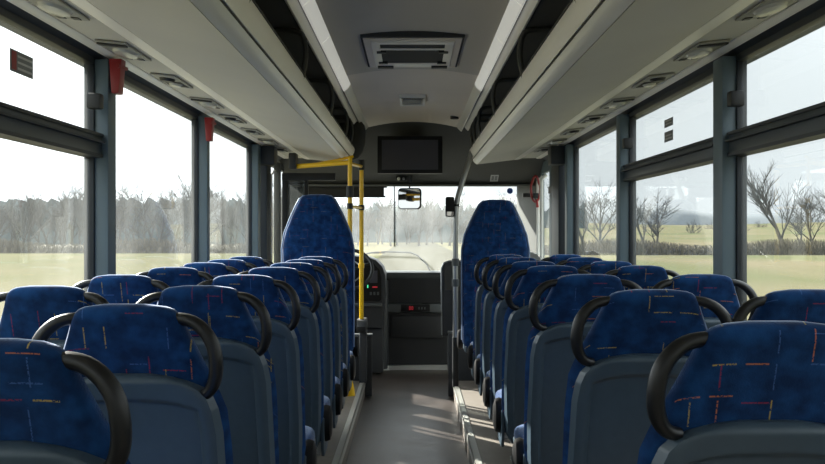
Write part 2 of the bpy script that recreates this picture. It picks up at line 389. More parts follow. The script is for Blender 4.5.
def rack(s, end_in, end_out, label):
    sx = lambda pr: [(s*x, Z(z)) for x, z in pr]
    root = empty('overhead_luggage_rack', (s*.8, 3, Z(.6)), label, 'luggage rack', 'overhead luggage racks')
    def yend(x, z):
        t = (abs(x)-.5)/(1.15-.5); return end_in+(end_out-end_in)*max(0, min(1, t))
    # lip (above the seam): inward facing rounded edge
    lip = [(.5105, .6275), (.501, .644), (.489, .667), (.484, .689), (.487, .702), (.499, .707), (.514, .70), (.524, .66), (.538, .636)]
    build('lip', G().prism(sx(lip), YB, yend), 'cream', root)
    cove = [(.5155, .6195), (.524, .607), (.536, .595), (.549, .588), (.561, .5845), (.566, .607), (.54, .624)]
    build('cove', G().prism(sx(cove), YB, yend), 'cover', root)
    build('seam', G().prism(sx([(.5150, .6265), (.5185, .6215), (.535, .63), (.53, .637)]), YB, lambda x, z: yend(x, z)-.002), 'lining', root)
    build('lip_trim', G().prism(sx([(.484, .702), (.486, .713), (.500, .715), (.509, .707), (.499, .708)]), YB, yend), 'lining', root)
    flat = [(.566, .5865), (.95, .675), (.95, .70), (.57, .612)]
    build('underside', G().prism(sx(flat), YB, yend), 'flat', root)
    bev = [(.953, .676), (.985, .681), (1.015, .690), (1.04, .701), (1.04, .72), (.953, .70)]
    build('bevel_strip', G().prism(sx(bev), YB, yend), 'cream', root)
    serv = [(1.042, .702), (1.198, .719), (1.198, .735), (1.042, .718)]
    build('service_channel', G().prism(sx(serv), YB, yend), 'flat', root)
    cr = [(1.201, .717), (1.212, .712), (1.25, .713), (1.258, .72), (1.25, .74), (1.20, .735)]
    build('window_cove', G().prism(sx(cr), YB, yend), 'cream', root)
    dk = [(1.256, .7215), (1.30, .695), (1.30, .75), (1.25, .75)]
    build('window_header', G().prism(sx(dk), YB, yend), 'frame', root)
    inner = [(.516, .66), (.535, .645), (1.15, .745), (1.17, .76), (1.15, .95), (.506, .948), (.503, .92), (.515, .915), (1.12, .925), (1.13, .78), (.53, .668)]
    build('lining', G().prism(sx(inner), YB, yend), 'lining', root)
    up = [(.465, .936), (.492, .905), (.501, .907), (.505, .948), (.468, .948)]
    build('upper_rail', G().prism(sx(up), YB, lambda x, z: end_in+.35), 'cream', root)
    # hoops between lip and upper rail
    for y in ((2.68, 4.0, 5.33, 6.5, 7.0, 7.3) if s > 0 else (2.68, 4.02, 5.35, 6.55, 7.1)):
        pts = [(s*.90, y, Z(.905)), (s*.60, y, Z(.902)), (s*.525, y, Z(.898)), (s*.497, y, Z(.886)), (s*.484, y, Z(.86)), (s*.478, y, Z(.82)), (s*.477, y, Z(.78)), (s*.482, y, Z(.74)), (s*.492, y, Z(.70)), (s*.505, y, Z(.668))]
        build('hoop', G().tube(pts, .013, 8), 'hoop', root)
    return root
rk = {-1: rack(-1, 7.55, 8.75, 'cream overhead luggage rack above the left seats'), 1: rack(1, 7.7, 8.75, 'cream overhead luggage rack above the right seats')}
# dark end panel of the left rack
pe_ = [(-.43, Z(.93)), (-.405, Z(.90)), (-.392, Z(.84)), (-.398, Z(.75)), (-.42, Z(.675)), (-.46, Z(.62)), (-.54, Z(.598)), (-.62, Z(.622)), (-.62, Z(.93))]
tag(build('rack_end_panel', G().prism(pe_, 7.57, 7.66), 'bulk', bevel=.01), 'dark curved end panel closing the left luggage rack', 'panel')

# ceiling light strips, built of lengths
for s, side in ((-1, 'left'), (1, 'right')):
    y = YB; k = 0
    ys = [-2.6, -1.52, -.78, -.04, .70, 1.44, 2.18, 2.92, 3.66, 4.40, 5.14, 5.88]
    for y0, y1 in zip(ys, ys[1:]):
        pr = [(s*.404, Z(.966)), (s*.417, Z(.943)), (s*.443, Z(.919)), (s*.451, Z(.918)), (s*.458, Z(.958)), (s*.412, Z(.978))]
        o = build('ceiling_light_strip', G().prism(pr, y0+.003, y1-.003), 'lamp')
        idx = ys.index(y0)-6
        place = 'behind or over the camera' if idx < 0 else {0: 'nearest the camera', 1: 'second from the camera'}.get(idx, '%s from the camera' % ORD[idx])
        tag(o, 'white light strip length beside the %s rack, %s' % (side, place), 'ceiling light', 'light strips along the ceiling')
    pr = [(s*.404, Z(.968)), (s*.417, Z(.945)), (s*.443, Z(.921)), (s*.451, Z(.920)), (s*.458, Z(.958)), (s*.412, Z(.978))]
    struct(build('trim_%d' % tn, G().prism(pr, 5.88, 8.25), 'lamp_off')); tn += 1
    gp = [(s*.450, Z(.932)), (s*.469, Z(.942)), (s*.469, Z(.958)), (s*.450, Z(.958))]
    struct(build('trim_%d' % tn, G().prism(gp, YB, 8.05), 'frame')); tn += 1

# roof hatch
hx = .262
h = empty('roof_hatch', (0, 4.9, Z(0.980)), 'rectangular roof vent with dark centre in the grey ceiling', 'roof vent')
def ring_box(g, x0, x1, y0, y1, z0, z1, w, wy=None):
    wy = wy or w
    g.box(x0, x1, y0, y0+wy, z0, z1).box(x0, x1, y1-wy, y1, z0, z1).box(x0, x0+w, y0+wy, y1-wy, z0, z1).box(x1-w, x1, y0+wy, y1-wy, z0, z1); return g
build('outer_gasket', ring_box(G(), -hx, hx, 4.5, 5.32, Z(0.975), Z(1.005), .012, .02), 'lining', h)
build('surround', ring_box(G(), -hx+.012, hx-.012, 4.52, 5.30, Z(0.968), Z(1.005), .045, .05), 'ceil2', h, bevel=.003)
build('inner_frame', G().box(-.212, .212, 4.56, 4.615, Z(.960), Z(1.0)).box(-.212, .212, 5.13, 5.24, Z(.960), Z(1.0)).box(-.212, -.168, 4.615, 5.13, Z(.960), Z(1.0)).box(.168, .212, 4.615, 5.13, Z(.960), Z(1.0)), 'lamp_off', h, bevel=.004)
build('grille', G().box(-.175, .175, 4.64, 5.18, Z(0.964), Z(0.975)), 'lining', h)
build('cross_bar', G().box(-.175, .175, 4.72, 4.735, Z(0.956), Z(0.966)), 'cream', h)
for sx_ in (-1, 1):
    for yy in (4.78, 5.08):
        build('catch', G().box(*sorted((sx_*.14, sx_*.19)), yy, yy+.03, Z(0.952), Z(0.970)), 'dark', h)
    build('foot_bar', G().box(*sorted((sx_*.11, sx_*.2)), 5.2, 5.24, Z(0.950), Z(0.960)), 'dark', h)
v = empty('ceiling_vent', (0, 6.7, Z(0.990)), 'small rectangular air vent in the beige ceiling ahead of the hatch', 'vent')
build('vent_frame', ring_box(G(), -.095, .095, 6.55, 6.98, Z(0.975), Z(1.015), .02, .05), 'lamp_off', v, bevel=.003)
build('vent_hood', G().box(-.07, .07, 6.62, 6.88, Z(0.975), Z(1.005)), 'dashlt', v, bevel=.01)
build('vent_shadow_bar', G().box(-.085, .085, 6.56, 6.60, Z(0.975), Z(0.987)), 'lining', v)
tag(build('ceiling_sensor', G().tube([(.355, 7.6, Z(0.955)), (.355, 7.6, Z(0.980))], .035, 14), 'lining'), 'small dark round sensor in the ceiling at the right front', 'sensor')

# service units over the windows
def service_unit(kind):
    r = empty('reading_light_unit', (0, 0, 0), '', 'reading light', 'reading light units over the windows')
    pl = G().box(-.058, .058, -.17, .17, -.009, -.001)
    build('bezel', pl, 'bezel', r, world=False, bevel=.004)
    if kind == 0:
        lens = G(); R = []
        for t, rr in ((0, .06), (-.012, .052), (-.018, .03)):
            R.append([(rr*.8*math.cos(a), .02+rr*1.5*math.sin(a), -.006+t) for a in [2*math.pi*i/20 for i in range(20)]])
        lens.rings(R); build('lens', lens, 'lens', r, world=False)
        build('shadow_lip', G().box(-.055, .055, -.155, -.125, -.016, -.004), 'dark', r, world=False, bevel=.003)
        for xs in (-.04, .01): build('switch', G().box(xs, xs+.025, .125, .155, -.012, -.004), 'dark', r, world=False)
    else:
        build('speaker_grille', G().box(-.046, .046, -.02, .14, -.010, -.004), 'lining', r, world=False, bevel=.003)
        build('air_nozzle', G().tube([(0, -.085, -.004), (0, -.085, -.022)], [.04, .03], 16), 'dark', r, world=False)
        build('lens', G().tube([(0, .06, -.008), (0, .06, -.02)], [.034, .026], 16), 'lens', r, world=False)
    return r
protos = [service_unit(0), service_unit(1)]; used = [False, False]
sy = [2.80, 3.50, 4.20, 4.92, 5.62, 6.32, 7.0, 7.7]
for s, side in ((-1, 'left'), (1, 'right')):
    for i, y in enumerate(sy):
        kd = 0 if i in (0, 1, 3, 6) else 1
        o = protos[kd] if not used[kd] else copy_tree(protos[kd]); used[kd] = True
        o.location = (s*1.12, y, Z(.7095)); o.rotation_euler = (0, -s*math.radians(6.2), 0)
        o['label'] = '%s unit over the %s windows, %s from the camera' % (('oval reading light', 'speaker and air vent')[kd], side, ORD[i] if i else 'the one nearest and first')

# ------------------------------------------------------------------ seats
RECL = lambda z: .20*(1-(z-.40)/.73) if z < 1.13 else 0     # forward offset of the backrest, growing downwards
def slab(wtab, zs, yc, tb, tf, recess=None, nb=26, nf=10, p=5):
    rs = []
    for z in zs:
        w = lerp_tab(wtab, z); ring = []
        for i in range(nb):
            x = -w+2*w*i/(nb-1); u = abs(x)/w if w else 0
            y = yc(z)-tb(z)*(max(0, 1-u**p))**(1/p)
            if recess: y += recess(x, z, w)
            ring.append((x, y, z))
        for i in range(nf):
            a = (i+1)/(nf+1); x = w-2*w*a; u = abs(x)/w
            ring.append((x, yc(z)+tf(z)*(max(0, 1-u**p))**(1/p), z))
        rs.append(ring)
    return G().rings(rs)
def frange(a, b, n): return [a+(b-a)*i/(n-1) for i in range(n)]

HW = .195
fab_w = [(.40, .175), (.45, .193), (.80, .196), (.90, .190), (.94, .176), (.97, .164), (1.02, .144), (1.07, .124), (1.095, .115), (1.110, .107), (1.120, .096), (1.126, .080), (1.130, .045)]
shell_w = [(.26, .11), (.285, .15), (.33, .172), (.45, .182), (.60, .187), (.86, .185), (.91, .178), (.938, .168), (.958, .150), (.972, .122), (.983, .085), (.989, .045)]
def t_edge(z, top, t0, r): return t0*math.sqrt(max(.02, 1-max(0, (z-(top-r))/r)**2))
def rec(x, z, w):
    ztop = .989-.055*(abs(x)/.19)**3
    d = min((w-abs(x))-.032, (ztop-z)-.050)
    return .014*smooth01(0, .012, d) if z < .99 else 0
def seat(aisle_side, drop=0):
    r = empty('bus_seat', (0, 0, 0), '', 'seat', 'blue passenger seats in rows')
    zs = frange(.40, 1.05, 18)+frange(1.06, 1.13, 14)
    fb = slab(fab_w, zs, lambda z: RECL(z)+.045+.012*math.sin((z-.5)*5), lambda z: t_edge(z, 1.131, .032, .035), lambda z: t_edge(z, 1.131, .042, .04), p=4)
    build('backrest', fb, 'fabric', r, world=False, angle=60)
    zs = [.26, .27, .285, .30]+frange(.33, .90, 28)+frange(.905, .989, 22)
    sh = slab(shell_w, zs, lambda z: RECL(z)+.030, lambda z: t_edge(z, .99, .040, .02), lambda z: .006, rec, nb=44, nf=6, p=7)
    sh.v = [(a, b, c-drop*smooth01(.45, .85, c)) for a, b, c in sh.v]
    build('back_shell', sh, 'shell', r, world=False, angle=50)
    for s in (-1, 1):
        pts = [(s*.080, .052, 1.098), (s*.105, .048, 1.100), (s*.135, .044, 1.093), (s*.160, .040, 1.074), (s*.177, .038, 1.045), (s*.183, .040, 1.01), (s*.181, .046, .98), (s*.172, .054, .955), (s*.158, .060, .940), (s*.14, .066, .935)]
        # smooth the path
        q = [Vector(a) for a in pts]; out = []
        for i in range(len(q)-1):
            p0, p1, p2, p3 = q[max(0, i-1)], q[i], q[i+1], q[min(len(q)-1, i+2)]
            for k in range(3):
                t = k/3; out.append(.5*((2*p1)+(-p0+p2)*t+(2*p0-5*p1+4*p2-p3)*t*t+(-p0+3*p1-3*p2+p3)*t**3))
        out.append(q[-1])
        build('grab_handle', G().tube(out, [.0115+.003*math.sin(math.pi*i/(len(out)-1)) for i in range(len(out))], 10), 'handle', r, world=False, angle=80)
    # cushion
    rs = []
    for y, zc, hz, w in ((.262, .44, .02, .15), (.272, .44, .042, .172), (.31, .438, .055, .190), (.43, .442, .055, .194), (.54, .446, .052, .194), (.585, .442, .042, .188), (.605, .43, .02, .17)):
        ring = []
        for i in range(24):
            a = 2*math.pi*i/24; c, sn = math.cos(a), math.sin(a)
            ring.append((w*math.copysign(abs(c)**.45, c), y, zc+hz*math.copysign(abs(sn)**.6, sn)))
        rs.append(ring)
    build('cushion', G().rings(rs), 'fabric', r, world=False, angle=70)
    pan = [(.26, .40), (.265, .33), (.34, .31), (.52, .33), (.585, .37), (.60, .40)]
    build('seat_pan', G().prism_x(pan, -.178, .178), 'shell', r, world=False, bevel=.006)
    # pedestal
    ped = G().box(-.04, .04, .26, .44, .012, .34)
    build('pedestal', ped, 'dark', r, world=False, bevel=.01)
    build('foot_plate', G().box(-.07, .07, .22, .48, 0, .012), 'steel', r, world=False)
    if aisle_side:
        s = aisle_side
        R = []
        for t, k in ((.176, .9), (.196, 1), (.214, .92), (.222, .6)):
            R.append([(s*t, .305+.055*k*math.cos(a), .405+.085*k*math.sin(a)) for a in [2*math.pi*i/24 for i in range(24)]])
        build('hinge_cover', G().rings(R), 'black', r, world=False, angle=50)
        build('side_skirt', G().prism_x([(.235, .44), (.24, .30), (.27, .26), (.40, .265), (.56, .35), (.585, .43)], *sorted((s*.178, s*.192))), 'shell', r, world=False, bevel=.005)
    return r

ROWL = [1.22, 1.83, 2.48, 3.13, 3.82, 4.40, 4.92, 5.50]
ROWR = [1.47, 2.31, 3.16, 4.00, 4.62, 5.33, 6.00]
proto = {}
for side, rows, xa, xw, s in (('left', ROWL, -.597, -1.027, 1), ('right', ROWR, .628, 1.03, -1)):
    for where, x, key in (('aisle', xa, s), ('window', xw, 0)):
        for i, y in enumerate(rows):
            if where == 'window' and y < 2: continue
            if key not in proto: o = proto[key] = seat(key, {1: .006, -1: .030, 0: .014}[key])
            else: o = copy_tree(proto[key])
            o.location = (x+(-.02 if (side, where, i) == ('right', 'aisle', 0) else 0), y, PZ)
            o.scale = ({'left': 1.03, 'right': 1.09}[side] if where == 'aisle' else 1.03, 1, 1)
            j = ORD[i]+' row from the camera' if i else 'nearest row to the camera'
            o['label'] = 'blue patterned %s seat in the %s block, %s' % (where, side, j)
            o['group'] = 'blue passenger seats in rows'

# tall high-back seats at the front
tall_w = [(.38, .22), (.42, .245), (1.16, .255), (1.25, .232), (1.36, .185), (1.44, .145), (1.475, .126), (1.495, .112), (1.508, .092), (1.515, .05)]
def tall(x, y, dz, label, s):
    r = empty('high_back_seat', (x, y, PZ), label, 'seat', 'tall high-back seats at the front')
    zs = frange(.38, 1.42, 20)+frange(1.44, 1.515, 12)
    g = slab(tall_w, zs, lambda z: .16*(1-(z-.4)/1.1)+.05, lambda z: t_edge(z, 1.517, .05, .05), lambda z: t_edge(z, 1.517, .05, .05), p=5)
    g.v = [(a, b, .38+(c-.38)*(1.135+dz)/1.135) for a, b, c in g.v]
    build('backrest', g, 'fabric_quiet', r, world=False, angle=60)
    pts = [(sx_*w_, .035+.16*(1-(z_-.4)/1.1), .38+(z_-.38)*(1.135+dz)/1.135) for sx_ in (-1,) for z_, w_ in ((.45, .249), (.8, .253), (1.14, .257), (1.25, .236), (1.36, .19), (1.44, .15), (1.48, .128), (1.503, .10))]
    pts += [(-a, b, c) for a, b, c in pts[::-1]]
    build('piping', G().tube(pts, .006, 6), 'pipe', r, world=False)
    rs = []
    for yy, zc, hz, w in ((.20, .44, .02, .2), (.21, .44, .05, .225), (.26, .44, .062, .24), (.55, .445, .06, .24), (.62, .44, .05, .235), (.64, .43, .02, .21)):
        rs.append([(w*math.copysign(abs(math.cos(a))**.45, math.cos(a)), yy, zc+hz*math.copysign(abs(math.sin(a))**.6, math.sin(a))) for a in [2*math.pi*i/24 for i in range(24)]])
    build('cushion', G().rings(rs), 'fabric_quiet', r, world=False, angle=70)
    build('seat_pan', G().prism_x([(.17, .40), (.19, .35), (.55, .35), (.62, .40)], -.225, .225), 'shell', r, world=False, bevel=.006)
    build('pedestal', G().box(-.06, .06, .28, .5, 0, .35), 'dark', r, world=False, bevel=.01)
    R = []
    for t, k in ((.236, .9), (.256, 1), (.274, .9), (.28, .6)):
        R.append([(s*t, .30+.07*k*math.cos(a), .44+.08*k*math.sin(a)) for a in [2*math.pi*i/24 for i in range(24)]])
    build('hinge_cover', G().rings(R), 'black', r, world=False, angle=50)
    return r
MT['pipe'] = mat('pale_blue_piping', C(120, 140, 170), .6)
tall(-.672, 6.30, .03, 'tall blue high-back seat on the left beside the yellow poles', 1)
tall(.63, 6.75, .01, 'tall blue high-back seat on the right beside the grey handrail', -1)

# ------------------------------------------------------------------ front bulkhead, screen, corner panels
def by(z): return 8.26+(Z(.985)-z)/(Z(.985)-Z(.49))*.98          # slanting bulkhead
bp = [(-1.3, Z(.49)), (1.3, Z(.49)), (1.3, Z(.80)), (.9, Z(.95)), (.45, Z(1.02)), (0, Z(1.04)), (-.45, Z(1.02)), (-.9, Z(.95)), (-1.3, Z(.80))]
struct(build('wall_front', G().prism(bp, lambda x, z: by(z), lambda x, z: by(z)+.06), 'bulk'))
struct(build('trim_%d' % tn, G().box(-1.3, 1.3, 9.20, 9.26, Z(.472), Z(.492)), 'corner', bevel=.005)); tn += 1
# top of cabin between bulkhead and windscreen
struct(build('trim_%d' % tn, G().box(-1.3, 1.3, 9.26, 9.9, Z(.50), Z(.56)), 'bulk')); tn += 1
tv = empty('television_screen', (0, 8.5, Z(.5)), 'flat dark television screen mounted on the front bulkhead', 'television')
g = G(); x0, x1 = -.325, .283
def tvq(x0, x1, za, zb, off, th):
    g = G(); n = 4
    pr = [(x0, za), (x1, za), (x1, zb), (x0, zb)]
    return g.prism(pr, lambda x, z: by(z)-off-th, lambda x, z: by(z)-off)
zt, zb_ = Z(.905), Z(.585)
x0, x1, zt, zb_ = -.318, .272, Z(.868), Z(.53)
build('casing', G().prism([(x0, zb_), (x1, zb_), (x1, zt), (x0, zt)], 8.14, 8.20), 'black', tv, bevel=.006)
build('bracket', G().prism([(-.2, Z(.68)), (.16, Z(.68)), (.16, Z(.80)), (-.2, Z(.80))], 8.2, lambda x, z: by(z)-.003), 'dark', tv)
build('panel', G().box(x0+.04, x1-.04, 8.136, 8.142, zb_+.035, zt-.035), 'screen', tv)
lb = empty('bulkhead_label', (.8, 9.1, Z(.53)), 'small grey printed label on the bulkhead above the right windscreen', 'label')
build('plate', G().prism([(.79, Z(.515)), (.87, Z(.515)), (.87, Z(.575)), (.79, Z(.575))], lambda x, z: by(z)-.006, lambda x, z: by(z)), 'line', lb)
build('print', G().prism([(.80, Z(.525)), (.826, Z(.525)), (.826, Z(.565)), (.80, Z(.565))], lambda x, z: by(z)-.008, lambda x, z: by(z)-.005).prism([(.834, Z(.525)), (.86, Z(.525)), (.86, Z(.565)), (.834, Z(.565))], lambda x, z: by(z)-.008, lambda x, z: by(z)-.005), 'sticker', lb)
cc = empty('bulkhead_camera', (-.1, 9.1, Z(.5)), 'small camera unit on the bulkhead under the television', 'camera')
build('body', G().box(-.165, -.055, 9.06, 9.16, Z(.515), Z(.56)), 'dark', cc, bevel=.01)
build('eye', G().tube([(-.14, 9.03, Z(.535)), (-.14, 9.07, Z(.535))], .016, 12), 'white', cc)
build('eye', G().tube([(-.09, 9.03, Z(.535)), (-.09, 9.07, Z(.535))], .013, 12), 'steel', cc)
build('clip', G().box(-.03, .0, 9.08, 9.15, Z(.50), Z(.575)), 'dark', cc, bevel=.005)

# windscreen
yw = 9.75
g = G(); ring_box(g, -1.3, 1.3, yw-.02, yw+.03, Z(-.46), Z(.52), .12)
fr = G().box(-1.3, -1.14, yw-.03, yw+.04, Z(-.5), Z(.52)).box(1.135, 1.3, yw-.03, yw+.04, Z(-.5), Z(.52)).box(-1.14, 1.135, yw-.03, yw+.04, Z(-.5), Z(-.42)).box(-1.14, 1.135, yw-.03, yw+.04, Z(.50), Z(.54))
ws = struct(build('window_%d' % NWIN, fr, 'frame')); NWIN += 1
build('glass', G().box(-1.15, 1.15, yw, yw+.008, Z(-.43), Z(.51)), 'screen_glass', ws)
build('divider', G().box(-.203, -.192, yw-.012, yw+.018, Z(-.155), Z(.50)), 'corner', ws)
# front wall below windscreen
struct(build('trim_%d' % tn, G().box(-1.34, 1.34, yw+.04, yw+.12, -.08, Z(-.45)), 'wall')); tn += 1
# corner panels
struct(build('trim_%d' % tn, G().prism_z([(1.3, 9.12), (1.27, 9.12), (1.14, 9.60), (1.13, 9.74), (1.3, 9.74)], 0, Z(.56)), 'corner')); tn += 1
struct(build('trim_%d' % tn, G().prism_z([(-1.3, 9.35), (-1.27, 9.35), (-1.16, 9.60), (-1.13, 9.74), (-1.3, 9.74)], 0, Z(.56)), 'corner')); tn += 1
tag(build('door_button_box', G().box(1.14, 1.24, 9.28, 9.36, Z(.36), Z(.40)), 'dark', bevel=.006), 'small dark button box on the grey corner panel at the right', 'switch box')
tag(build('windscreen_sticker', G().tube([(1.055, yw-.006, Z(.445)), (1.055, yw-.002, Z(.445))], .032, 18), 'blue'), 'round blue sticker in the top right corner of the windscreen', 'sticker')
# blind
vb = empty('sun_blind', (-.7, 9.45, Z(.3)), 'dark pulled down sun blind at the driver side of the windscreen', 'sun blind')
build('roll', G().tube([(-1.12, 9.5, Z(.49)), (-.27, 9.5, Z(.49))], .025, 12), 'dark', vb)
build('cloth', G().box(-1.10, -.30, 9.49, 9.495, Z(.375), Z(.49)), 'lining', vb)
build('bottom_bar', G().tube([(-1.11, 9.4925, Z(.373)), (-.285, 9.4925, Z(.373))], .009, 8), 'dark', vb)

# interior mirror
mi = empty('interior_mirror', (-.02, 9.3, Z(.36)), 'rounded square rear-view mirror hanging inside the windscreen', 'mirror')
def rrect(x0, x1, z0, z1, r, n=5):
    out = []
    for cx, cz, a0 in ((x1-r, z1-r, 0), (x0+r, z1-r, 90), (x0+r, z0+r, 180), (x1-r, z0+r, 270)):
        for k in range(n+1):
            a = math.radians(a0+90*k/n); out.append((cx+r*math.cos(a), cz+r*math.sin(a)))
    return out
build('casing', G().prism(rrect(-.152, .093, Z(.235), Z(.455), .04), 9.30, 9.335).rot(Matrix.Rotation(math.radians(-12), 3, 'Z'), (-.03, 9.31, 0)), 'black', mi, bevel=.004)
build('mirror_face', G().prism(rrect(-.142, .083, Z(.245), Z(.445), .034), lambda x, z: 9.285+(z-Z(.245))*.024-.004, lambda x, z: 9.301).rot(Matrix.Rotation(math.radians(-12), 3, 'Z'), (-.03, 9.31, 0)), 'mirror', mi)
build('stem', G().tube([(-.03, 9.32, Z(.44)), (-.03, 9.30, Z(.50))], .008, 8), 'black', mi)
# small mirror box clamped to the grey handrail
om = empty('passenger_mirror', (.32, 7.43, Z(.2)), 'small black mirror box clamped to the bent grey handrail', 'mirror')
build('housing', G().prism(rrect(.272, .345, Z(.125), Z(.29), .014), 7.40, 7.45), 'black', om, bevel=.005)
build('mirror_face', G().prism(rrect(.280, .337, Z(.134), Z(.182), .01), lambda x, z: 7.396+(z-Z(.134))*.12, 7.403), 'mirror', om)
build('clamp', G().tube([(.34, 7.43, Z(.22)), (.385, 7.43, Z(.22))], .012, 10), 'dark', om)

# wiper
wp = empty('windscreen_wiper', (-.2, 9.85, Z(-.3)), 'thin dark wiper arm lying along the foot of the windscreen', 'wiper')
build('arm', G().tube([(-.62, 9.83, Z(-.27)), (-.45, 9.83, Z(-.225)), (-.30, 9.83, Z(-.215)), (-.02, 9.83, Z(-.225)), (.06, 9.83, Z(-.26)), (.16, 9.83, Z(-.36)), (.2, 9.83, Z(-.44))], .009, 8), 'dark', wp)
build('blade', G().box(-.46, -.30, 9.80, 9.82, Z(-.235), Z(-.222)), 'black', wp)

# ------------------------------------------------------------------ dashboard and driver's place
db = empty('dashboard', (0, 9.5, 0), 'dark dashboard with a small red lit display under the windscreen', 'dashboard')
top = [(9.30, Z(-.42)), (9.33, Z(-.405)), (9.74, Z(-.42)), (9.74, Z(-.50)), (9.36, Z(-.50)), (9.31, Z(-.45))]
build('top_ledge', G().prism_x(top, -1.14, 1.13), 'dashlt', db)
build('upper_panel', G().prism_x([(9.34, Z(-.44)), (9.36, Z(-.74)), (9.74, Z(-.74)), (9.74, Z(-.44))], -1.14, 1.13), 'dash', db)
build('control_band', G().prism_x([(9.31, Z(-.745)), (9.31, Z(-.83)), (9.34, Z(-.84)), (9.74, Z(-.84)), (9.74, Z(-.742))], -.27, .34), 'dashlt', db, bevel=.005)
bd = build('display', G().box(-.12, .18, 9.300, 9.312, Z(-.825), Z(-.75)), 'black', db, bevel=.003)
g = G()
for xx in (-.035, -.01): g.box(xx, xx+.016, 9.298, 9.301, Z(-.805), Z(-.799)).box(xx, xx+.016, 9.298, 9.301, Z(-.775), Z(-.769)).box(xx, xx+.004, 9.298, 9.301, Z(-.80), Z(-.775)).box(xx+.013, xx+.017, 9.298, 9.301, Z(-.80), Z(-.775))
build('red_digits', g, 'led', bd)
build('switch_row', G().box(.06, .075, 9.297, 9.301, Z(-.80), Z(-.775)).box(.09, .105, 9.297, 9.301, Z(-.80), Z(-.775)).box(.12, .135, 9.297, 9.301, Z(-.80), Z(-.775)), 'dashlt', bd)
build('lower_panel', G().prism_x([(9.36, Z(-.845)), (9.38, 0.03), (9.74, 0.03), (9.74, Z(-.845))], -.27, .36), 'dash', db)
build('drawer_front', G().box(-.22, .31, 9.335, 9.365, Z(-1.10), Z(-.87)), 'dash', db, bevel=.01)
build('side_column', G().prism_z([(-.60, 9.2), (-.30, 9.16), (-.255, 9.2), (-.25, 9.35), (-.25, 9.74), (-.60, 9.74)], 0.02, Z(-.50)), 'leather', db, bevel=.01)
# toe strip
tp = [(-.44, 9.12), (-.36, 9.20), (-.24, 9.26), (.36, 9.28)]
g = G()
for (a, b), (c, d) in zip(tp, tp[1:]):
    g.add([(a, b, 0.0), (c, d, 0.0), (c, d+.05, 0.0), (a, b+.05, 0.0), (a, b, .045), (c, d, .045), (c, d+.05, .045), (a, b+.05, .045)], [(0, 1, 5, 4), (1, 2, 6, 5), (2, 3, 7, 6), (3, 0, 4, 7), (4, 5, 6, 7), (0, 3, 2, 1)])
tag(build('toe_strip', g, 'alu'), 'pale metal strip curving across the floor at the foot of the dashboard', 'metal strip')

ic = empty('instrument_console', (-.45, 9.0, Z(-.9)), 'rounded driver instrument console with small red lit display', 'console')
outl = [(-.72, Z(-.95)), (-.72, Z(-.27)), (-.60, Z(-.235)), (-.46, Z(-.24)), (-.36, Z(-.275)), (-.295, Z(-.34)), (-.265, Z(-.42)), (-.262, Z(-.60)), (-.28, Z(-.72)), (-.29, Z(-.95))]
build('hood', G().prism(outl, 8.86, 9.28), 'leather', ic, bevel=.02)
inn = [(-.70, Z(-.68)), (-.70, Z(-.30)), (-.60, Z(-.27)), (-.47, Z(-.275)), (-.385, Z(-.305)), (-.325, Z(-.37)), (-.305, Z(-.45)), (-.305, Z(-.66)), (-.32, Z(-.68))]
fc = build('fascia', G().prism(inn, 8.852, 8.862), 'black', ic)
build('instrument_screen', G().box(-.42, -.345, 8.845, 8.853, Z(-.50), Z(-.38)), 'screen', fc)
build('button_row', G().box(-.42, -.40, 8.845, 8.853, Z(-.62), Z(-.59)).box(-.385, -.365, 8.845, 8.853, Z(-.62), Z(-.59)).box(-.35, -.33, 8.845, 8.853, Z(-.62), Z(-.59)), 'dashlt', fc)
build('red_display', G().box(-.395, -.345, 8.843, 8.853, Z(-.548), Z(-.535)), 'led', fc)
build('green_lamp', G().box(-.445, -.435, 8.843, 8.853, Z(-.55), Z(-.52)), 'greenled', fc)
build('lower_ledge', G().box(-.60, -.30, 8.83, 8.9, Z(-.73), Z(-.70)), 'dashlt', ic, bevel=.01)
build('column', G().box(-.50, -.29, 8.92, 9.25, 0.02, Z(-.90)), 'leather', ic, bevel=.02)

sw = empty('steering_wheel', (-.62, 8.62, Z(-.36)), 'black steering wheel behind the tall left seat', 'steering wheel')
tilt = Matrix.Rotation(math.radians(-38), 4, 'X')
pts = [tuple(tilt @ Vector((.235*math.cos(a), 0, .235*math.sin(a)))) for a in [2*math.pi*i/36 for i in range(36)]]
build('rim', G().tube(pts, .017, 10, closed=True), 'dark', sw, world=False)
pts = [tuple(tilt @ Vector((.13*math.cos(a), .03, .13*math.sin(a)))) for a in [2*math.pi*i/36 for i in range(36)]]
build('inner_ring', G().tube(pts, .008, 8, closed=True), 'steel', sw, world=False)
build('hub', G().tube([tuple(tilt @ Vector((0, a, 0))) for a in (-.01, .06)], [.07, .06], 20), 'dark', sw, world=False)
for ang in (20, 160, 270):
    a = math.radians(ang)
    build('spoke', G().tube([tuple(tilt @ Vector((.05*math.cos(a), .02, .05*math.sin(a)))), tuple(tilt @ Vector((.23*math.cos(a), 0, .23*math.sin(a))))], .012, 8), 'dark', sw, world=False)
build('column', G().tube([tuple(tilt @ Vector((0, .05, 0))), tuple(tilt @ Vector((0, .38, -.05)))], .035, 12), 'dark', sw, world=False)

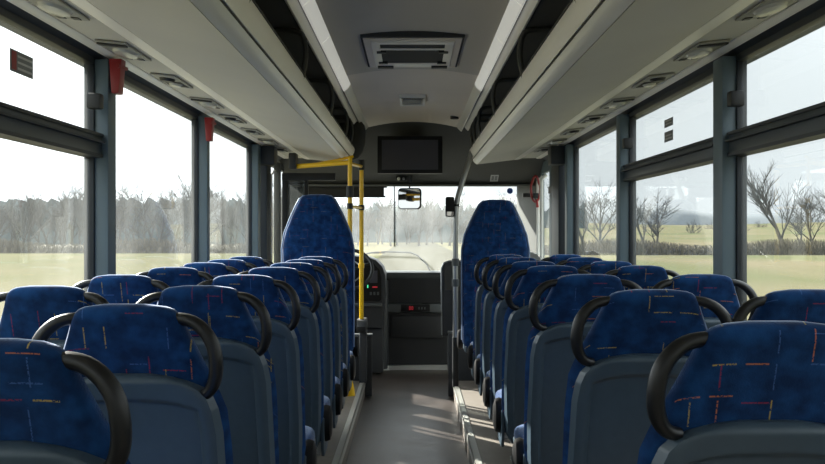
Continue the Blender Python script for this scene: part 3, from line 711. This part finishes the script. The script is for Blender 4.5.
# driver partition
dp = empty('driver_partition', (-1.0, 7.95, 0), 'dark framed tinted glass partition behind the driver on the left', 'partition')
g = G(); ring_box(g, -1.28, -.50, 7.93, 7.97, 0, Z(.50), .04)
fr = G().box(-1.15, -1.10, 7.93, 7.97, PZ-.14, Z(.50)).box(-.955, -.92, 7.93, 7.97, 0, Z(.50)).box(-1.15, -.68, 7.92, 7.98, Z(.455), Z(.52)).box(-1.10, -.955, 7.93, 7.97, Z(-.30), Z(-.26))
build('frame', fr, 'dark', dp, bevel=.006)
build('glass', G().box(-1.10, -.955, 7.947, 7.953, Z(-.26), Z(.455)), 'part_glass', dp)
build('side_post', G().box(-1.225, -1.165, 7.94, 7.98, 0, Z(.60)), 'corner', dp, bevel=.006)
build('lower_panel', G().box(-1.10, -.955, 7.945, 7.955, 0, Z(-.30)), 'bulk', dp)
tag(build('grab_rail', G().tube([(-1.235, 7.86, Z(-1.2)), (-1.235, 7.86, Z(.50)), (-1.2, 7.86, Z(.54))], .012, 12), 'white'), 'slim white vertical rail by the left dark pillar', 'grab rail')

# stub walls at the platform ends
for x0, x1, zt_, side in ((-.80, -.350, Z(-.90), 'left'), (.31, .72, Z(-.88), 'right')):
    r = empty('low_partition', ((x0+x1)/2, 7.80, 0), 'low dark grey partition wall at the front end of the %s seats' % side, 'partition', 'low partitions ahead of the seats')
    build('panel', G().box(x0, x1, 7.76, 7.82, 0, zt_), 'leather', r, bevel=.006)
    build('cap', G().box(x0-.004, x1+.004, 7.752, 7.828, zt_, zt_+.02), 'dashlt', r, bevel=.006)
# courier seat on the right
cs = empty('courier_seat', (.5, 8.0, 0), 'dark folded courier seat beside the grey handrail at the right front', 'seat')
build('backrest', G().prism([(.265, Z(-.93)), (.26, Z(-.32)), (.285, Z(-.275)), (.33, Z(-.26)), (.66, Z(-.26)), (.70, Z(-.30)), (.70, Z(-.93))], 8.05, 8.15), 'leather', cs, bevel=.02)
build('back_pad', G().prism([(.29, Z(-.52)), (.285, Z(-.34)), (.31, Z(-.30)), (.66, Z(-.30)), (.67, Z(-.52))], 8.035, 8.055), 'bulk', cs, bevel=.008)
build('piping', G().tube([(.262, 8.045, Z(-.92)), (.257, 8.045, Z(-.33)), (.28, 8.045, Z(-.275)), (.33, 8.045, Z(-.258)), (.5, 8.045, Z(-.258))], .006, 6), 'steel', cs)
build('stand', G().box(.34, .62, 8.05, 8.20, 0, Z(-.93)), 'dark', cs, bevel=.01)
# small armrest cap below pole, left
ar = empty('armrest', (-.42, 7.3, Z(-.8)), 'rounded dark armrest at the foot of the right yellow pole', 'armrest')
build('pad', G().prism_x([(7.42, Z(-.83)), (7.40, Z(-.78)), (7.44, Z(-.735)), (7.5, Z(-.72)), (7.7, Z(-.73)), (7.75, Z(-.80)), (7.7, Z(-.84))], -.46, -.385), 'leather', ar, bevel=.012)
build('stem', G().box(-.45, -.39, 7.60, 7.74, PZ, Z(-.82)), 'leather', ar, bevel=.01)
# pale curved casing at right front
tag(build('wheel_arch_casing', G().prism([(.93, PZ-.14), (.93, Z(-.24)), (.96, Z(-.19)), (1.02, Z(-.165)), (1.10, Z(-.19)), (1.17, Z(-.27)), (1.20, Z(-.4)), (1.20, PZ-.14)], 7.95, 8.10), 'white', bevel=.02),
    'pale rounded casing top behind the tall right seat', 'casing')

# ------------------------------------------------------------------ grab rails
yp = empty('yellow_pole', (-.49, 7.05, PZ), 'yellow pole from the platform to the crossbar, left of the pair', 'grab pole', 'yellow poles on the left')
build('pole', G().tube([(-.49, 7.05, PZ), (-.49, 7.05, Z(.58))], .018, 14), 'yellow', yp)
build('foot', G().tube([(-.49, 7.05, PZ), (-.49, 7.05, PZ+.05), (-.49, 7.05, PZ+.12)], [.042, .036, .019], 14), 'yellow', yp)
build('clamp', G().tube([(-.49, 7.05, Z(.27)), (-.49, 7.05, Z(.36))], .028, 14), 'dark', yp)
build('clamp', G().tube([(-.49, 7.05, Z(.18)), (-.49, 7.05, Z(.225))], .024, 14), 'dark', yp)
yq = empty('yellow_pole', (-.425, 7.5, Z(-.72)), 'yellow pole standing on the dark armrest, right of the pair', 'grab pole', 'yellow poles on the left')
build('pole', G().tube([(-.425, 7.5, Z(-.73)), (-.425, 7.5, Z(.52))], .018, 14), 'yellow', yq)
build('clamp', G().tube([(-.425, 7.5, Z(.18)), (-.425, 7.5, Z(.225))], .024, 14), 'dark', yq)
build('top_fitting', G().tube([(-.425, 7.5, Z(.515)), (-.425, 7.5, Z(.60))], .026, 14), 'dark', yq)
build('clamp', G().tube([(-.425, 7.5, Z(-.30)), (-.425, 7.5, Z(-.26))], .024, 14), 'yellow', yq)
tag(build('linking_rail', G().tube([(-.49, 7.05, Z(.20)), (-.425, 7.5, Z(.20))], .013, 10), 'yellow'), 'short yellow link between the two yellow poles', 'grab rail')
yb = empty('yellow_crossbar', (-.7, 7.1, Z(.5)), 'yellow crossbar under the end of the left luggage rack', 'grab rail')
build('bar', G().tube([(-.93, 7.2, Z(.525)), (-.49, 7.05, Z(.545))], .019, 12), 'yellow', yb)
build('rear_bar', G().tube([(-.90, 7.55, Z(.555)), (-.60, 7.2, Z(.575)), (-.47, 7.05, Z(.59))], .012, 12), 'yellow', yb)
build('front_bar', G().tube([(-.49, 7.05, Z(.535)), (-.425, 7.5, Z(.545))], .014, 12), 'yellow', yb)
build('wall_bracket', G().box(-.985, -.925, 7.14, 7.28, Z(.50), Z(.63)), 'dark', yb, bevel=.012)
gr = empty('grey_handrail', (.36, 7.45, Z(-.85)), 'bent grey handrail running down from the right luggage rack', 'grab rail')
pts = [(.53, 7.62, Z(.74)), (.49, 7.55, Z(.65)), (.455, 7.5, Z(.54)), (.415, 7.47, Z(.42)), (.375, 7.45, Z(.29)), (.36, 7.44, Z(.20)), (.355, 7.44, Z(.08)), (.355, 7.44, Z(-.3)), (.355, 7.44, Z(-.88))]
build('rail', G().tube(pts, .022, 14), 'steel', gr)
for zc in (-.25, -.42): build('clamp', G().tube([(.355, 7.44, Z(zc-.03)), (.355, 7.44, Z(zc+.03))], .030, 14), 'dashlt', gr)
build('foot', G().tube([(.355, 7.44, PZ), (.355, 7.44, Z(-.87))], .026, 12), 'dark', gr)

# ------------------------------------------------------------------ small red fittings and stickers
def hammer(x, y, z, s, label, h=.13):
    r = empty('emergency_hammer', (x, y, z), label, 'emergency hammer', 'red emergency hammers on the pillars')
    build('holder', G().prism([(x-.016, z), (x+.014, z), (x+.026, z+h), (x-.026, z+h)], y-.03, y+.03), 'red', r, bevel=.005)
    build('head', G().tube([(x+.012, y-.036, z+h*.78), (x+.024, y+.036, z+h*.78)], .009, 8), 'red', r)
hammer(-1.203, 3.67, Z(.562), -1, 'red emergency hammer holder high on the nearest left pillar', .14)
hammer(-1.208, 5.36, Z(.54), -1, 'red emergency hammer holder high on the second left pillar', .14)
rt = empty('red_strap', (1.2, 8.75, Z(.3)), 'red looped strap hanging at the right front door', 'strap')
pts = [(1.20+.045*math.cos(a)*(1 if math.sin(a) < .3 else .8), 8.78, Z(.42)+.125*math.sin(a)) for a in [2*math.pi*i/22 for i in range(22)]]
build('loop', G().tube(pts, .012, 8, closed=True), 'red', rt)
build('buckle', G().box(1.175, 1.225, 8.75, 8.79, Z(.33), Z(.38)), 'dark', rt, bevel=.006)
build('tail', G().tube([(1.21, 8.78, Z(.32)), (1.22, 8.78, Z(.24))], .014, 8), 'red', rt)
st = empty('window_sticker', (-1.297, 2.93, Z(.4)), 'grey notice sticker with a red mark on the nearest left window', 'sticker')
yA, yB_ = 2.845+.06, 2.845+.235
g = G().box(-1.3005, -1.2985, yA, yB_, Z(.522), Z(.595)); build('sheet', g, 'sticker', st)
build('red_mark', G().box(-1.2985, -1.2975, yA+.01, yA+.045, Z(.53), Z(.59)), 'red', st)
build('print_lines', G().box(-1.2985, -1.2975, yA+.055, yB_-.01, Z(.575), Z(.582)).box(-1.2985, -1.2975, yA+.055, yB_-.01, Z(.555), Z(.562)).box(-1.2985, -1.2975, yA+.055, yB_-.01, Z(.535), Z(.542)), 'line', st)
for k, (z0, z1, lab) in enumerate(((.535, .575, 'upper small grey sticker on the second right window'), (.46, .512, 'lower small grey sticker on the second right window'))):
    r = empty('window_sticker', (1.3, 4.55, Z(z0)), lab, 'sticker', 'stickers on the second right window')
    build('sheet', G().box(1.2985, 1.3005, 4.49, 4.64, Z(z0), Z(z1)), 'sticker', r)
    build('print_lines', G().box(1.2975, 1.2985, 4.51, 4.62, Z(z0+.012), Z(z0+.018)).box(1.2975, 1.2985, 4.51, 4.62, Z(z0+.028), Z(z0+.034)), 'line', r)

# front door at the right
dr = G()
dr.box(1.285, 1.325, 7.89, 9.12, Z(.58), Z(.69)); dr.box(1.285, 1.325, 7.89, 7.94, -.08, Z(.60)); dr.box(1.285, 1.325, 8.34, 8.46, -.08, Z(.60)); dr.box(1.285, 1.325, 9.04, 9.12, -.08, Z(.60)); dr.box(1.285, 1.325, 7.89, 9.12, -.08, .10)
do = struct(build('door_1', dr, 'pillar', bevel=.006))
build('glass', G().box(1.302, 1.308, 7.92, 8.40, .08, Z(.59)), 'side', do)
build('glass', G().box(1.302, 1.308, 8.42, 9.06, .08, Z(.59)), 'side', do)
build('bar', G().box(1.27, 1.30, 7.92, 8.42, Z(.36), Z(.42)), 'dark', do)
build('handle_rail', G().tube([(1.235, 8.62, .4), (1.235, 8.62, Z(.5)), (1.28, 8.62, Z(.55))], .018, 12), 'white', do)
build('handle_rail', G().tube([(1.235, 8.86, .4), (1.235, 8.86, Z(.5)), (1.28, 8.86, Z(.55))], .016, 12), 'white', do)

# ------------------------------------------------------------------ outside
GZ = -1.0
struct(build('ground', G().box(-900, 900, -300, 1500, GZ-.2, GZ), 'grass'))
struct(build('road', G().box(-3.2, 5.0, -60, 700, GZ, GZ+.02), 'tarmac'))

def tree_mesh(name, hgt, seed, spread=.55, depth=5, r0=None, m='bark', lean=0):
    rnd = random.Random(seed); g = G()
    def br(p, d, ln, r, k):
        q = [p]; dd = d.copy(); n = 3
        for i in range(n):
            dd = (dd+Vector((rnd.uniform(-1, 1), rnd.uniform(-1, 1), rnd.uniform(-.2, .5)))*.16).normalized(); q.append(q[-1]+dd*ln/n)
        g.tube(q, [r*(1-.45*i/n) for i in range(n+1)], 5 if k < 2 else 3)
        if k >= depth: return
        for c in range(rnd.choice((3, 4)) if k else 6):
            a = rnd.uniform(0, 2*math.pi); t = rnd.uniform(.35, 1)
            base = q[min(n, max(1, int(t*n+.5)))]
            side = Vector((math.cos(a), math.sin(a), 0)); nd = (dd*(1-spread)+side*spread+Vector((0, 0, .18))).normalized()
            br(base, nd, ln*rnd.uniform(.55, .78), r*.5, k+1)
        br(q[-1], dd, ln*.7, r*.55, k+1)
    br(Vector((0, 0, 0)), Vector((lean, 0, 1)).normalized(), hgt*.36, r0 or hgt*.018, 0)
    return g
tp_ = []
for i, (hh, sp_, dp_) in enumerate(((9, .5, 4), (8, .6, 4), (10, .42, 4))):
    o = build('bare_tree', tree_mesh('t', hh, 20+i, sp_, dp_, r0=hh*.022), 'bark', world=False); tag(o, '', 'tree'); tp_.append(o)
tu = [False]*3
def put_tree(k, x, y, sc, label, group):
    o = tp_[k] if not tu[k] else tp_[k].copy()
    if tu[k]: COL.objects.link(o)
    tu[k] = True
    o.location = (x, y, GZ); o.scale = (sc, sc, sc); o.rotation_euler = (0, 0, random.uniform(0, 6.28))
    o['label'] = label; o['category'] = 'tree'; o['group'] = group
# right side: solitary bare trees behind the hedge
def px(x, d): return (x-412.5)/900*d
GR = 'bare trees beyond the right hedge'
put_tree(2, px(783, 101), 101, 1.22, 'tall bare tree standing in the nearest right window', GR)
put_tree(0, px(812, 118), 118, 1.05, 'spreading bare tree at the right edge of the photo', GR)
put_tree(1, px(838, 104), 104, 1.1, 'bare tree just past the right edge of the photo', GR)
put_tree(1, px(800, 130), 130, 1.0, 'low bare tree behind the tall one in the nearest right window', GR)
put_tree(1, px(656, 108), 108, 1.0, 'bare tree in the second right window', GR)
put_tree(2, px(645, 124), 124, .95, 'smaller bare tree left of another in the second right window', GR)
put_tree(0, px(600, 106), 106, 1.05, 'bare tree in the third right window', GR)
put_tree(2, px(584, 120), 120, 1.1, 'taller bare tree at the far edge of the third right window', GR)
for i in range(8):
    d = 190+i*9; put_tree(i % 3, px(690+(i*53) % 190, d), d, random.uniform(.5, .7), 'small distant bare tree on the right skyline', 'distant bare trees on the right')
# left tree line
for i in range(64):
    d = 116+(i*17 % 37)
    x = px(-140+i*7.1+random.uniform(-3, 3), d)
    put_tree(i % 3, x, d, random.uniform(.75, 1.25), 'bare tree in the dense wood line across the left windows', 'trees of the left wood line')
for i in range(34):
    d = random.uniform(150, 190)
    put_tree(i % 3, px(300+i*7+random.uniform(-3, 3), d), d, random.uniform(.7, 1.15), 'hazy bare tree seen ahead through the windscreen', 'trees ahead of the bus')

def ridge(name, pts, d_fn, top_fn, thick, m, label=None):
    g = G(); R = []
    for x in pts:
        d = d_fn(x); X = px(x, d); h = top_fn(x)
        R.append([(X, d-thick*.5, GZ), (X, d-thick*.3, GZ+h*.75), (X, d, GZ+h), (X, d+thick*.5, GZ+h*.9), (X, d+thick, GZ)])
    g.rings(R); return build(name, g, m, angle=80)
rn = random.Random(5)
def rough(base, amp): 
    tb = {}
    def f(x):
        k = int(x//1.5)
        for q in (k, k+1):
            if q not in tb: tb[q] = rn.uniform(-amp, amp)
        t = x/1.5-k; return base+tb[k]*(1-t)+tb[k+1]*t
    return f
# dense mass of the woods (nobody could count its far trees)
o = ridge('woodland', [i*1.5 for i in range(-420, 205)], lambda x: 175, rough(8.2, 1.1), 14, 'wood'); tag(o, 'grey wood line across the left windows', 'woodland'); o['kind'] = 'stuff'
o = ridge('woodland', [i*1.5 for i in range(200, 390)], lambda x: 215, rough(8.4, 1.2), 14, 'wood'); tag(o, 'pale wood line ahead through the windscreen', 'woodland'); o['kind'] = 'stuff'
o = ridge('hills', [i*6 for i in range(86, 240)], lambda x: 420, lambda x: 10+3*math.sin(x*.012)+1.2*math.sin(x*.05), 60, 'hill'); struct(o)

R_ = []
for k in range(61):
    x = 470+k*14; tpz = 5.2+.5*math.sin(k*.3)
    R_.append([(px(x, 135), 135, GZ-.1), (px(x, 200), 200, GZ+tpz*.55), (px(x, 300), 300, GZ+tpz), (px(x, 380), 380, GZ-.1)])
struct(build('field_rise', G().rings(R_), 'grass', angle=80))
# hedges: continuous strips of dry brush that nobody could count
def hedge(x0, x1, d, n, h, seed, label):
    rnd = random.Random(seed); g = G()
    for i in range(n):
        x = px(rnd.uniform(x0, x1), d); y = d+rnd.uniform(-1.6, 1.6)
        hh = h*rnd.uniform(.45, 1.0)*(1+.25*math.sin(x*.35)); dx, dy = rnd.uniform(-.5, .5), rnd.uniform(-.4, .4)
        g.tube([(x, y, GZ), (x+dx*.5+.1, y+dy*.5, GZ+hh*.6), (x+dx, y+dy, GZ+hh)], [.07, .05, .012], 3)
    R_ = []
    for k in range(0, 121):
        X = px(x0+(x1-x0)*k/120, d); q = h*(.5+.12*math.sin(k*1.7)+.1*rnd.random())
        R_.append([(X, d-1.5, GZ), (X, d-1.1, GZ+q*.7), (X, d, GZ+q), (X, d+1.2, GZ+q*.7), (X, d+1.5, GZ)])
    g.rings(R_)
    o = build('hedge', g, 'hedge', angle=80); tag(o, label, 'hedge'); o['kind'] = 'stuff'
hedge(540, 900, 96, 5200, 1.45, 3, 'dry brown hedge along the far side of the right field')
hedge(-90, 300, 104, 4200, 1.5, 4, 'low dry brush before the left wood line')
